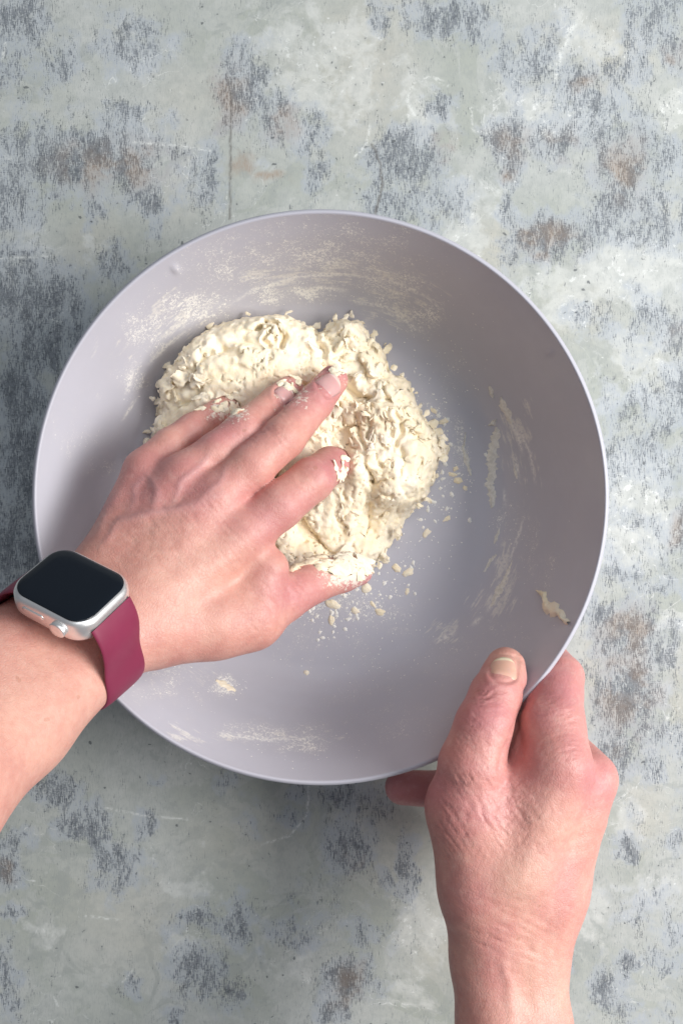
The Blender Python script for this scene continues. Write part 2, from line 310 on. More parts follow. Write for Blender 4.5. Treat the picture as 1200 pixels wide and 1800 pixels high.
# ---------------------------------------------------------------- bowl
RZ = .088; BK = (H - RZ) / F
BC = np.array([(563 - 600) * BK, -(874 - 900) * BK]); RR = 502.5 * BK; FZ = .006
def prof():
    pts = [(0, FZ), (.088, FZ), (.098, FZ + .0008), (.106, FZ + .004), (.1125, FZ + .010), (.118, FZ + .019), (.1235, FZ + .032), (.129, FZ + .049), (.1345, FZ + .066), (RR - .0012, RZ - .001)]
    return np.array(pts)
def bowl():
    pr = prof(); s = np.concatenate([[0], np.cumsum(np.hypot(*np.diff(pr, axis=0).T))])
    u = np.linspace(0, s[-1], 150); r = np.interp(u, s, pr[:, 0]); z = np.interp(u, s, pr[:, 1])
    for _ in range(6): z[1:-1] = (z[:-2] + 2 * z[1:-1] + z[2:]) / 4; r[1:-1] = (r[:-2] + 2 * r[1:-1] + r[2:]) / 4
    # rim bead and outer wall
    rim = [(RR - .0008, RZ + .0002), (RR + .0000, RZ + .0002), (RR + .0009, RZ - .0005), (RR + .0016, RZ - .0016), (RR + .0018, RZ - .0030), (RR + .0010, RZ - .0050)]
    ro = r[::-3][2:] + .0024; zo = z[::-3][2:] - .0020
    R = np.concatenate([r, [a for a, _ in rim], ro]); Z = np.concatenate([z, [b for _, b in rim], np.maximum(zo, .0007)])
    R = np.maximum(R, .00001); R[-1] = .00001
    nt = 640; th = np.arange(nt) / nt * 2 * math.pi
    v = np.stack([np.outer(R, np.cos(th)), np.outer(R, np.sin(th)), np.repeat(Z[:, None], nt, 1)], 2)
    na = len(r)
    # four little raised pips just under the rim
    for k in range(4):
        a = math.radians(-57.5 + 180 + 90 * k - 180); c = np.array([.137 * math.cos(a), .137 * math.sin(a)])
        d = np.hypot(v[:na, :, 0] - c[0], v[:na, :, 1] - c[1]); g = np.exp(-(d / .0013) ** 2) * .0009
        v[:na, :, 0] -= g * np.cos(th)[None]; v[:na, :, 1] -= g * np.sin(th)[None]; v[:na, :, 2] += g * .5
    v = v.reshape(-1, 3); n = len(R); i = np.arange(n * nt).reshape(n, nt); j = np.roll(i, -1, 1)
    f = np.stack([i[:-1].ravel(), j[:-1].ravel(), j[1:].ravel(), i[1:].ravel()], 1)
    v[:, 0] += BC[0]; v[:, 1] += BC[1]
    me = np_mesh('mixing_bowl', v, f)
    px, py = to_px(v); th_ = np.tile(th, n); rr = np.hypot(v[:, 0] - BC[0], v[:, 1] - BC[1])
    inner = np.repeat(np.arange(n) < na, nt)
    q = np.stack([px / 40, py / 40, px * 0], 1); wx = px + 16 * fbm(q, 3, 3); wy = py + 16 * fbm(q, 3, 4)
    FL = [(560, 460, 260, 100, .6), (600, 440, 190, 75, .75), (420, 470, 130, 70, .7), (600, 410, 70, 35, .75), (560, 460, 140, 45, .8), (450, 470, 110, 50, .7), (340, 540, 85, 44, .9), (260, 580, 60, 60, .8), (690, 500, 90, 50, .8), (745, 555, 45, 40, .9), (470, 515, 60, 22, .9), (540, 512, 40, 14, 1.2), (235, 660, 30, 40, .7),
          (150, 770, 80, 60, .4), (180, 820, 40, 30, .55), (800, 650, 40, 50, .4), (895, 920, 60, 60, .55), (950, 1000, 60, 60, .5), (930, 950, 40, 80, .5), (880, 1120, 60, 50, .5), (800, 1150, 100, 60, .45), (650, 1200, 140, 60, .4),
          (480, 1288, 130, 24, .75), (530, 1308, 60, 18, .95), (395, 1205, 28, 18, 1.2), (300, 1190, 90, 60, .6), (700, 1270, 130, 40, .5), (600, 1060, 110, 40, .7), (520, 1130, 90, 50, .5), (700, 1070, 70, 60, .5), (760, 730, 50, 60, .5), (770, 860, 40, 90, .5), (640, 1140, 100, 40, .4), (810, 780, 16, 60, .8)]
    attr(me, 'flour', gauss(wx, wy, FL) * inner)
    ST = [(560, 480, 190, 26, 1), (700, 540, 90, 50, 1), (300, 560, 80, 60, .9), (200, 640, 50, 60, .6), (910, 760, 36, 90, 1), (930, 830, 24, 80, .8), (890, 1000, 40, 70, 1), (860, 1060, 50, 40, .8), (790, 1110, 50, 25, .9), (400, 1290, 160, 26, .8), (350, 1195, 70, 25, .6), (550, 1290, 140, 30, .5), (500, 500, 150, 30, .6)]
    sl = np.zeros(len(px)); jr = px + 2 * pn(q * 5, 6); jv = py + 2 * pn(q * 5, 7)
    for pts, wd in (([(395, 540), (450, 508), (520, 487), (600, 481), (690, 494), (750, 522), (778, 545)], 2.2), ([(520, 512), (560, 506), (610, 510)], 4), ([(612, 528), (680, 540), (722, 560)], 2.2), ([(640, 470), (700, 482)], 1.5), ([(665, 545), (700, 556), (735, 580)], 1.6),
                    ([(895, 740), (910, 765), (918, 800)], 2.2), ([(915, 760), (932, 800), (940, 850)], 2), ([(905, 800), (912, 840)], 2), ([(920, 910), (908, 950), (895, 985)], 1.8), ([(880, 1020), (865, 1060), (855, 1075)], 3.5), ([(845, 1085), (830, 1098)], 3), ([(800, 1112), (765, 1128)], 3), ([(885, 860), (888, 890)], 2),
                    ([(330, 580), (290, 610), (262, 640)], 3.5), ([(300, 545), (340, 520)], 3), ([(232, 655), (224, 690)], 4), ([(390, 1290), (470, 1300), (560, 1296)], 3), ([(240, 700), (215, 740)], 2)):
        d, tt_ = poly_dist(jr, jv, pts); sl = np.maximum(sl, np.exp(-(d / wd) ** 2) * np.sin(np.clip(tt_, .03, .97) * math.pi) ** .5)
    attr(me, 'streak', sl * inner)
    attr(me, 'smear', gauss(wx, wy, ST) * inner)
    attr(me, 'theta_s', np.sin(th_)); attr(me, 'theta_c', np.cos(th_)); attr(me, 'rad', rr)
    t = NT('matt_lilac_grey_enamel')
    tc = t.n('TexCoord').outputs['Object']
    sp = t.noise(tc, 1700, 3, .7); sp2 = t.noise(tc, 620, 3, .7); md = t.noise(tc, 90, 4, .65)
    fl = t.attr('flour')
    x = t.math('ADD', t.math('MULTIPLY_ADD', fl, .36, -.29), t.math('MULTIPLY_ADD', md, .5, -.25))
    gx = t.math('ADD', x, t.math('MULTIPLY_ADD', sp, .9, -.45)); gx = t.math('ADD', gx, t.math('MULTIPLY_ADD', sp2, .75, -.375))
    grains = t.math('MULTIPLY', t.step(gx, .03, .10), t.step(fl, .04, .3))
    film = t.math('MULTIPLY', t.step(t.math('ADD', t.math('MULTIPLY', fl, .6), t.math('MULTIPLY_ADD', md, 1.0, -.5)), .05, .9), t.step(sp2, .3, .7, .18, .58))
    com = t.n('CombineXYZ', {0: t.math('MULTIPLY', t.attr('theta_s'), 7.0), 1: t.math('MULTIPLY', t.attr('theta_c'), 7.0), 2: t.math('MULTIPLY', t.attr('rad'), 900.0)}).outputs[0]
    stn = t.noise(com, 1.0, 3, .6, .4)
    com2 = t.n('CombineXYZ', {0: t.math('MULTIPLY', t.attr('theta_s'), 9.0), 1: t.math('MULTIPLY', t.attr('theta_c'), 9.0), 2: t.math('MULTIPLY', t.attr('rad'), 200.0)}).outputs[0]
    st2 = t.noise(com2, 1.0, 3, .5)
    sm_ = t.math('ADD', t.math('MULTIPLY_ADD', t.attr('smear'), .42, -.40), t.math('MULTIPLY_ADD', stn, .9, -.45)); sm_ = t.math('ADD', sm_, t.math('MULTIPLY_ADD', st2, 1.0, -.5))
    sm_ = t.math('MULTIPLY', t.math('MULTIPLY', t.step(sm_, -.08, .10), t.step(sp2, .3, .55)), t.step(t.attr('smear'), .05, .4))
    base = t.mix(t.step(t.noise(tc, 9, 3, .5), .3, .7), (.475, .470, .525), (.495, .490, .550))
    base = t.mix(t.step(md, .3, .7, 0, .15), base, (.42, .41, .45))
    col = t.mix(film, base, (.68, .66, .65))
    col = t.mix(t.math('MULTIPLY', sm_, .6), col, (.80, .77, .71))
    col = t.mix(t.math('MULTIPLY', t.math('MULTIPLY', t.attr('streak'), t.step(sp2, .35, .55)), .85), col, (.86, .84, .80))
    col = t.mix(t.math('MULTIPLY', grains, .85), col, (.88, .86, .82))
    hg = t.math('ADD', grains, t.math('MULTIPLY', sm_, .7))
    t.set(Base_Color=col, Roughness=t.math('ADD', t.math('MULTIPLY', film, .5), t.step(t.noise(tc, 45, 6, .7), .3, .7, .36, .50)), Specular_IOR_Level=.42, Normal=t.bump(hg, .35, .0004))
    o = link('mixing_bowl', me, t.m)
    tag(o, 'large lilac grey mixing bowl dusted with flour on the painted table', 'bowl')
    return o, BVHTree.FromPolygons([tuple(a) for a in v], [tuple(a) for a in f[: (na - 1) * nt].tolist()])
bowl_ob, bowl_bvh = bowl()
def on_bowl(px, py):
    o = Vector((0, 0, H)); d = (P(px, py, 0) - o).normalized()
    h, n, _, _ = bowl_bvh.ray_cast(o, d)
    if n.dot(d) > 0: n = -n
    return h, n
# ---------------------------------------------------------------- arms
def skin_mat():
    t = NT('skin'); tc = t.n('TexCoord').outputs['Object']
    red = t.attr('red'); pale = t.attr('pale'); fl = t.attr('flour')
    m1 = t.noise(tc, 55, 4, .6); m2 = t.noise(tc, 260, 4, .65); pore = t.n('TexVoronoi', {'Vector': tc, 'Scale': 1100.0}).outputs[0]
    col = t.mix(t.step(m1, .3, .72), (.65, .335, .27), (.56, .25, .21))
    col = t.mix(t.math('MULTIPLY', red, t.step(m1, .15, .6, .55, 1.0), clamp=True), col, (.52, .205, .21))
    col = t.mix(t.math('MULTIPLY', pale, .75), col, (.68, .43, .33))
    col = t.mix(t.step(m2, .45, .75, 0, .28), col, (.50, .20, .16))
    col = t.mix(t.step(m2, .52, .25, 0, .22), col, (.74, .50, .42))
    spots = t.step(t.noise(tc, 190, 1, .3), .76, .80, 0, .35)
    col = t.mix(spots, col, (.38, .17, .11))
    col = t.mix(t.math('MULTIPLY', t.attr('vein'), .28), col, (.42, .27, .29))
    fx = t.math('ADD', t.math('MULTIPLY_ADD', fl, .55, -.42), t.math('SUBTRACT', t.noise(tc, 700, 4, .7), .5))
    fx = t.math('ADD', fx, t.math('MULTIPLY_ADD', m2, .9, -.45))
    flo = t.math('MULTIPLY', t.step(fx, -.05, .14), t.step(fl, .03, .2))
    col = t.mix(t.math('MULTIPLY', flo, .75), col, (.83, .77, .66))
    h = t.math('ADD', t.math('MULTIPLY', pore, .5), t.math('MULTIPLY', m2, .6)); h = t.math('ADD', h, flo)
    ck = t.n('TexVoronoi', {'Vector': t.n('Mapping', {'Vector': tc, 'Scale': (620, 420, 500), 'Rotation': (0, 0, .6)}).outputs[0], 'Scale': 1.0, 'Randomness': 1.0}, feature='DISTANCE_TO_EDGE').outputs[0]
    h = t.math('ADD', h, t.math('MULTIPLY', t.step(ck, 0, .12), .45))
    t.set(Base_Color=col, Roughness=.46, Specular_IOR_Level=.45, Normal=t.bump(h, .38, .00035))
    t.set(Subsurface_Weight=.12, Subsurface_Scale=.006); t.b.inputs['Subsurface Radius'].default_value = (1, .35, .2)
    return t.m
SKIN = skin_mat()
def build_arm(palm, fingers, lo, hi, kp, kf=.007, h=.0009):
    G = Grid(lo, hi, h); add_cones(G, G.D, palm, kp)
    base = G.D; out = base.copy()
    for ch in fingers:
        r = max(c[1] for c in ch) + .014
        pts = np.array([c[0] for c in ch] + [ch[-1][2]])
        sl, ax = G.block(pts.min(0) - r, pts.max(0) + r)
        d = None
        for (a, ra, b, rb) in ch:
            e = cone(ax, a, ra, b, rb); d = e if d is None else smin(d, e, .0035)
        out[sl] = smin(out[sl], smin(base[sl], d, kf), .0012)
    G.D = out
    V, Fq = nets(out, G.lo, h); V = relax(V, Fq, 3)
    return G, V, Fq
def lines(V, N, ang, per, along, seed):      # fine skin folds running along ang (photo pixels)
    px, py = to_px(V); c, s = math.cos(ang), math.sin(ang)
    u = px * c + py * s; v = -px * s + py * c
    q = np.stack([u / along, v / per, V[:, 2] * 30], 1); q[:, 1] += .5 * pn(np.stack([u / 60, v / 60, u * 0], 1), seed)
    return -np.exp(-(pn(q, seed) / .14) ** 2) * (.45 + 1.1 * sm(-.5, .6, pn(np.stack([px / 34, py / 34, px * 0], 1), seed + 3)))
def nail_groove(px, py, cx, cy, dx, dy, W, L, dep):
    k = F / dep; l = math.hypot(dx, dy); dx, dy = dx / l, dy / l
    v = ((px - cx) * dx + (py - cy) * dy) / (L / 2 * k); u = ((px - cx) * dy - (py - cy) * dx) / (W / 2 * k)
    e = (np.abs(u) ** 3 + np.abs(v) ** 3) ** (1 / 3)
    return (-.0006 * np.exp(-((e - 1.02) / .13) ** 2) + .0004 * np.exp(-((e - 1.35) / .2) ** 2)) * (v < .95)
# left arm (wearing the watch)
WC = (150, 1118)
palmL = chain([(-420, 1640, .235, .037), (-190, 1400, .212, .034), (-25, 1218, .158, .028), (112, 1072, .108, .0185)]) + \
        chain([(-400, 1660, .238, .037), (-170, 1415, .214, .031), (24, 1272, .166, .0225), (183, 1133, .121, .0190)]) + \
        chain([(160, 1110, .114, .020), (255, 1045, .106, .0165)]) + \
        chain([(178, 1128, .121, .0180), (275, 1095, .110, .0165)]) + \
        chain([(112, 1072, .108, .0175), (205, 985, .097, .0145)]) + \
        chain([(262, 1070, .108, .0165), (425, 942, .092, .0125)]) + chain([(245, 1040, .106, .0165), (382, 876, .091, .0125)]) + \
        chain([(222, 1005, .101, .0155), (325, 839, .086, .0118)]) + chain([(198, 980, .096, .0145), (258, 832, .078, .0115)]) + \
        chain([(275, 1108, .104, .0180), (380, 1092, .094, .0168), (440, 1082, .087, .0155)]) + \
        chain([(440, 1082, .087, .0150), (470, 1000, .088, .0105)])
fingL = [chain([(425, 942, .091, .0122), (490, 890, .087, .0118), (548, 843, .077, .0112), (580, 818, .053, .0098), (590, 812, .032, .008)]),
         chain([(382, 874, .090, .0118), (443, 820, .087, .0112), (499, 769, .080, .0108), (554, 707, .063, .0093), (585, 669, .053, .0081)]),
         chain([(325, 837, .085, .0112), (382, 795, .082, .0102), (432, 754, .076, .0098), (485, 709, .061, .0088), (509, 686, .054, .0078)]),
         chain([(258, 826, .077, .0106), (300, 784, .073, .0092), (340, 756, .066, .0086), (383, 729, .054, .0078), (402, 716, .044, .0072)]),
         chain([(440, 1082, .087, .0150), (495, 1052, .077, .0125), (550, 1022, .063, .0112), (600, 1008, .052, .0100), (628, 1003, .044, .0085)])]
GL, VL, FL_ = build_arm(palmL, fingL, (-.32, -.28, .02), (.03, .09, .27), .013, .0075)
NL = normals(VL, FL_)
px, py = to_px(VL); mm = .0010
disp = np.zeros(len(VL)); vein = np.zeros(len(VL)); up = sm(.1, .5, NL[:, 2])
q = np.stack([px / 25, py / 25, px * 0], 1); jx = px + 4 * pn(q, 1); jy = py + 4 * pn(q, 2)
for pts, a, wd in (([(178, 962), (215, 915), (265, 902), (330, 890), (392, 868)], .95, 8), ([(170, 940), (190, 890), (212, 862)], .7, 8), ([(268, 900), (278, 862), (262, 836)], .8, 7),
                   ([(300, 890), (318, 850), (352, 820), (372, 790)], .8, 7), ([(350, 880), (385, 850), (400, 815)], .6, 7), ([(230, 900), (238, 858), (262, 836)], .6, 7),
                   ([(250, 1010), (330, 950), (420, 905)], .45, 14), ([(230, 980), (300, 905), (360, 860)], .5, 12), ([(280, 1040), (380, 985), (440, 950)], .4, 16), ([(300, 1090), (380, 1050), (500, 960)], -.35, 14)):
    d, t_ = poly_dist(jx, jy, pts); g = np.exp(-(d / wd) ** 2) * np.sin(np.clip(t_, .02, .98) * math.pi) ** .4
    disp += a * mm * g * .78
    if wd < 9: vein = np.maximum(vein, g)
for (cx, cy, r, a) in ((425, 942, 34, .5), (382, 874, 30, .8), (325, 838, 28, .9), (258, 826, 26, .9), (496, 766, 24, .6), (434, 756, 22, .5), (552, 846, 24, .7)):
    disp += a * mm * np.exp(-((px - cx) ** 2 + (py - cy) ** 2) / r ** 2)
K = gauss(px, py, [(500, 765, 40, 26, 1), (436, 756, 34, 24, 1), (552, 700, 22, 22, .8), (488, 716, 20, 20, .8), (548, 850, 34, 26, .9), (500, 1030, 30, 46, 1.2)])
disp += .45 * mm * K * lines(VL, NL, math.radians(52), 5, 40, 4)
disp += .28 * mm * lines(VL, NL, math.radians(45), 8, 70, 6) * gauss(px, py, [(330, 930, 180, 120, .8), (480, 1060, 60, 60, 1.2)])
disp += .25 * mm * pn(VL * 70, 5)
disp += nail_groove(px, py, 581, 674, .74, -.66, .0128, .0125, .485) + nail_groove(px, py, 502, 691, .78, -.62, .0100, .0105, .485)
VL = VL + NL * (disp * up)[:, None]
meL = np_mesh('arm', VL, FL_)
attr(meL, 'red', np.clip(gauss(px, py, [(300, 850, 120, 70, .7), (560, 690, 60, 50, .95), (590, 650, 30, 30, 1.2), (515, 690, 34, 30, .9), (480, 900, 90, 60, .7), (590, 820, 40, 40, 1.0), (520, 1040, 60, 50, .8), (640, 1005, 50, 40, 1.1), (400, 760, 80, 40, .7)]), 0, 1))
attr(meL, 'pale', gauss(px, py, [(320, 1020, 110, 80, .5), (60, 1250, 150, 120, .5)]))
attr(meL, 'vein', vein)
attr(meL, 'flour', gauss(px, py, [(585, 665, 46, 36, .62), (515, 692, 46, 34, .8), (400, 722, 50, 28, 1.0), (610, 1005, 60, 40, 1.1), (440, 790, 80, 40, .35), (520, 750, 60, 50, .4), (600, 830, 20, 30, .5)]))
person = empty('person', (0, -.25, 0)); tag(person, 'person kneading with the left hand and gripping the bowl rim with the right', 'person')
def rel(o, par): o.parent = par; o.matrix_parent_inverse = par.matrix_world.inverted()
bpy.context.view_layer.update()
armL = link('arm', meL, SKIN); rel(armL, person); armL['label'] = 'left forearm and hand pressing into the dough, fingers spread'
bvL = BVHTree.FromPolygons(VL.tolist(), FL_.tolist())
# right arm
palmR = chain([(900, 2500, .19, .038), (880, 2120, .150, .030), (874, 1800, .108, .0182), (862, 1690, .100, .0180)]) + \
        chain([(980, 2500, .19, .038), (955, 2120, .150, .028), (934, 1800, .104, .0178), (924, 1690, .097, .0178)]) + \
        chain([(862, 1690, .100, .0182), (848, 1560, .101, .0200), (824, 1420, .101, .0192)]) + \
        chain([(890, 1640, .100, .0185), (905, 1520, .102, .0190), (978, 1345, .103, .0162)]) + \
        chain([(924, 1690, .096, .0180), (950, 1570, .095, .0185), (1022, 1382, .089, .0155)]) + \
        chain([(924, 1690, .092, .0175), (960, 1560, .084, .0185), (1012, 1430, .074, .0150)]) + \
        chain([(935, 1600, .084, .0180), (985, 1470, .062, .0145)]) + \
        chain([(860, 1500, .096, .020), (900, 1400, .098, .0165)]) + chain([(824, 1420, .099, .0190), (850, 1500, .085, .0180)])
fingR = [chain([(824, 1420, .100, .0192), (829, 1345, .104, .0158), (850, 1275, .101, .0138), (871, 1222, .092, .0127), (884, 1190, .082, .0112), (888, 1172, .077, .0100)]),
         chain([(978, 1345, .103, .0165), (970, 1275, .093, .0158), (978, 1215, .080, .0130), (986, 1190, .073, .0112), (960, 1150, .050, .0095), (925, 1135, .032, .0085)]),
         chain([(944, 1238, .084, .0085), (941, 1290, .088, .0122), (934, 1350, .093, .0155)]),
         chain([(1040, 1366, .089, .0125), (988, 1310, .062, .0115), (975, 1250, .045, .0100), (965, 1215, .030, .0090), (930, 1190, .022, .0080)]),
         chain([(1012, 1430, .074, .0140), (930, 1440, .050, .0115), (860, 1402, .042, .0105), (780, 1388, .042, .0100), (706, 1384, .043, .0093)]),
         chain([(985, 1470, .062, .0130), (920, 1480, .040, .0100), (860, 1450, .030, .0092), (800, 1430, .026, .0085)])]
GR, VR, FR_ = build_arm(palmR, fingR, (.015, -.46, .008), (.165, -.04, .235), .012, .0052, .00095)
NRm = normals(VR, FR_); px, py = to_px(VR); up = sm(.05, .4, NRm[:, 2]) * sm(.06, .075, VR[:, 2])
disp = np.zeros(len(VR))
q = np.stack([px / 25, py / 25, px * 0], 1); jx = px + 5 * pn(q, 1); jy = py + 5 * pn(q, 2); vein = np.zeros(len(VR))
for pts, a, wd in (([(900, 1800), (895, 1740), (880, 1680)], .7, 9), ([(945, 1800), (940, 1700), (950, 1620)], .5, 12), ([(1035, 1430), (1055, 1390)], .5, 9), ([(960, 1500), (1010, 1430), (1040, 1380)], .45, 14), ([(900, 1560), (950, 1440), (985, 1360)], .5, 18), ([(1035, 1395), (1020, 1450), (990, 1520)], -.5, 10)):
    d, t_ = poly_dist(jx, jy, pts); g = np.exp(-(d / wd) ** 2) * np.sin(np.clip(t_, .02, .98) * math.pi) ** .5; disp += a * mm * g
d, t_ = poly_dist(jx, py, [(926, 1216), (906, 1270), (884, 1335), (880, 1352)]); disp -= 1.3 * mm * np.exp(-(d / 6) ** 2)
M1 = gauss(px, py, [(835, 1400, 62, 75, 1), (800, 1440, 45, 60, .9), (860, 1350, 40, 30, 1)])
disp += .62 * mm * M1 * lines(VR, NRm, math.radians(55), 7, 75, 2)
disp += .35 * mm * gauss(px, py, [(880, 1440, 90, 90, 1), (850, 1290, 60, 60, .8)]) * lines(VR, NRm, math.radians(48), 5, 36, 8)
disp += .35 * mm * gauss(px, py, [(900, 1640, 110, 60, 1), (880, 1600, 60, 50, .6)]) * lines(VR, NRm, math.radians(24), 7, 90, 3)
disp += .45 * mm * gauss(px, py, [(862, 1228, 50, 18, 1.2), (868, 1215, 40, 12, 1)]) * lines(VR, NRm, math.radians(5), 5, 50, 9)
disp += .35 * mm * gauss(px, py, [(975, 1250, 50, 35, 1), (985, 1320, 70, 40, .7)]) * lines(VR, NRm, math.radians(-12), 5, 50, 10)
disp += .20 * mm * lines(VR, NRm, math.radians(120), 6, 30, 11) * gauss(px, py, [(900, 1420, 120, 120, 1)])
disp += .30 * mm * pn(VR * 70, 5) + .12 * mm * pn(VR * 260, 6)
for (cx, cy, r, a) in ((935, 1232, 13, .9), (866, 1222, 26, .5)): disp += a * mm * np.exp(-((px - cx) ** 2 + (py - cy) ** 2) / r ** 2)
disp += nail_groove(px, py, 885, 1173, .12, -1, .0134, .0142, .46)
VR = VR + NRm * (disp * up)[:, None]
meR = np_mesh('arm', VR, FR_)
attr(meR, 'red', np.clip(gauss(px, py, [(925, 1330, 130, 110, .6), (870, 1700, 40, 90, .5), (855, 1240, 70, 80, 1.0), (850, 1400, 90, 90, .75), (975, 1220, 70, 90, 1.1), (1050, 1370, 45, 60, .9), (1000, 1310, 60, 50, .7), (720, 1385, 90, 50, 1.1), (890, 1165, 40, 20, .4), (980, 1560, 40, 70, .5), (830, 1560, 50, 60, .5)]), 0, 1))
attr(meR, 'pale', gauss(px, py, [(920, 1540, 60, 60, .7), (950, 1740, 60, 90, .6), (960, 1460, 60, 50, .4), (900, 1165, 30, 30, .6)]))
attr(meR, 'vein', vein); attr(meR, 'flour', px * 0)
armR = link('arm', meR, SKIN); rel(armR, person); armR['label'] = 'right forearm and hand holding the bowl rim, thumb inside'
bvR = BVHTree.FromPolygons(VR.tolist(), FR_.tolist())
# fingernails
def nail_mat(name, c1, c2):
    t = NT(name); a = t.attr('tip'); tc = t.n('TexCoord').outputs['Object']
    col = t.mix(t.step(a, .80, .86), c1, c2); col = t.mix(t.step(t.noise(tc, 300, 3, .6), .4, .7, 0, .3), col, (.62, .40, .36))
    t.set(Base_Color=col, Roughness=.32, Specular_IOR_Level=.5, Subsurface_Weight=.1, Subsurface_Scale=.002); return t.m
NAILM = nail_mat('nail', (.60, .34, .33), (.72, .55, .50)); NAILT = nail_mat('thumb_nail', (.68, .40, .30), (.78, .68, .48))
def nail(bv, arm, cx, cy, dx, dy, W, L, mat, label=None):
    o = Vector((0, 0, H)); d = (P(cx, cy, 0) - o).normalized(); h0, n0, _, _ = bv.ray_cast(o, d)
    ns = Vector((0, 0, 0))
    for a in (-6, 0, 6):
        for b in (-6, 0, 6):
            r = bv.ray_cast(o, (P(cx + a, cy + b, 0) - o).normalized())
            if r[0]: ns += r[1]
    n0 = ns.normalized()
    if n0.z < 0: n0 = -n0
    y = Vector((dx, -dy, 0)).normalized(); y = (y - n0 * y.dot(n0)).normalized(); x = y.cross(n0)
    nu, nv = 15, 17; vs = []; tips = []; N2 = []
    for j in range(nv):
        v = -1 + 2 * j / (nv - 1)
        for i in range(nu):
            u = -1 + 2 * i / (nu - 1)
            e = (1 - abs(v) ** (4 if v < 0 else 3)) ** (.5)     # rounded ends
            ww = W / 2 * (.82 + .18 * e) ; ll = L / 2
            q = h0 + x * (u * ww * (1 - .0 * v)) + y * (v * ll * (1 - .18 * u * u * (1 if v > 0 else -.0) - .12 * u * u))
            r = bv.ray_cast(q + n0 * .012, -n0)
            p = r[0] if r[0] else q; p = Vector(p)
            pl = h0 + (q - h0) - n0 * (u * u * W * .16 + v * v * L * .05)      # ideal curved plate
            k = (pl - p).dot(n0); p = p + n0 * max(min(k, .0016), -.0002) * .9
            lift = .0008 * (1 - abs(u) ** 6) * (1 if v > 0 else 1 - abs(v) ** 5) - .00015
            vs.append(p + n0 * lift); tips.append((v + 1) / 2 - .10 * u * u)
    fs = [(j * nu + i, j * nu + i + 1, (j + 1) * nu + i + 1, (j + 1) * nu + i) for j in range(nv - 1) for i in range(nu - 1)]
    me = np_mesh('fingernail', [tuple(a) for a in vs], fs); attr(me, 'tip', tips)
    ob = link('fingernail', me, mat); m = ob.modifiers.new('solid', 'SOLIDIFY'); m.thickness = .0006; m.offset = -1
    rel(ob, arm)
    if label: ob['label'] = label
bpy.context.view_layer.update()
nail(bvR, armR, 885, 1173, .12, -1, .0134, .0142, NAILT)
nail(bvL, armL, 581, 674, .74, -.66, .0128, .0125, NAILM)
nail(bvL, armL, 502, 691, .78, -.62, .0100, .0105, NAILM)
# ---------------------------------------------------------------- watch
EX, EY = .0356, .0418
def watch():
    ex, ey = EX, EY
    tgt = [(7, 1036), (103, 951), (247, 1018), (142, 1111)]     # far corners of the square case in the photo
    z = [.148, .133, .152, .166]
    loc = [(-ex / 2, -ey / 2), (ex / 2, -ey / 2), (ex / 2, ey / 2), (-ex / 2, ey / 2)]
    # Gauss-Newton pose
    def rv(r):
        th = np.linalg.norm(r) + 1e-12; k = r / th; Kx = np.array([[0, -k[2], k[1]], [k[2], 0, -k[0]], [-k[1], k[0], 0]])
        return np.eye(3) + math.sin(th) * Kx + (1 - math.cos(th)) * Kx @ Kx
    a = np.array([.66, .54, -.45]); a /= np.linalg.norm(a); b = np.array([.745, -.363, .50]); b -= a * (a @ b); b /= np.linalg.norm(b)
    R0 = np.stack([a, b, np.cross(a, b)], 1)
    if R0[2, 2] < 0: R0[:, 2] *= -1
    x = np.array([0, 0, 0, *Pn(128, 1030, .145)])
    def res(x):
        R = rv(x[:3]) @ R0; r = []
        for (u, v), t_ in zip(loc, tgt):
            p = R @ np.array([u, v, 0]) + x[3:]; k = F / (H - p[2]); r += [600 + p[0] * k - t_[0], 900 - p[1] * k - t_[1]]
        return np.array(r)
    for _ in range(40):
        r = res(x); J = np.stack([(res(x + np.eye(6)[k] * 1e-5) - r) / 1e-5 for k in range(6)], 1)
        dx = np.linalg.lstsq(J.T @ J + 1e-3 * np.eye(6), -J.T @ r, rcond=None)[0]; x = x + np.clip(dx, -.05, .05)
    R = rv(x[:3]) @ R0; T = x[3:]
    print('WATCH', R.round(3).tolist(), T.round(4).tolist(), 'res', np.abs(res(x)).max())
    return R, T
WR, WT = watch()
WZ = WR[:, 2]
M4 = Matrix([[*WR[0], WT[0]], [*WR[1], WT[1]], [*WR[2], WT[2]], [0, 0, 0, 1]])
if M4.to_3x3().determinant() < 0:
    M4 = M4 @ Matrix.Diagonal((1, -1, 1, 1))
wt = empty('wristwatch'); wt.matrix_world = M4
tag(wt, 'silver smartwatch with black square screen and burgundy strap on the left wrist', 'watch')
def rr_profile(w, h, r, n=10):
    pts = []
    for cx, cy, a0 in ((w / 2 - r, h / 2 - r, 0), (-w / 2 + r, h / 2 - r, 90), (-w / 2 + r, -h / 2 + r, 180), (w / 2 - r, -h / 2 + r, 270)):
        for i in range(n + 1):
            a = math.radians(a0 + 90 * i / n); pts.append((cx + r * math.cos(a), cy + r * math.sin(a)))
    return pts
def loft(name, rings, mat, parent, cap=True):
    vs = [p for r in rings for p in r]; n = len(rings[0]); fs = []
    for k in range(len(rings) - 1):
        for i in range(n): fs.append((k * n + i, k * n + (i + 1) % n, (k + 1) * n + (i + 1) % n, (k + 1) * n + i))
    me = bpy.data.meshes.new(name)
    if cap: fs += [tuple(range(n))[::-1], tuple(range((len(rings) - 1) * n, len(rings) * n))]
    me.from_pydata(vs, [], fs); me.update(); o = link(name, me, mat, parent); return o
t = NT('silver_metal'); t.set(Base_Color=(.84, .83, .82, 1), Metallic=.85, Roughness=.36); SILV = t.m
t = NT('watch_glass'); t.set(Base_Color=(.006, .009, .014, 1), Roughness=.10, Specular_IOR_Level=.35); GLS = t.m
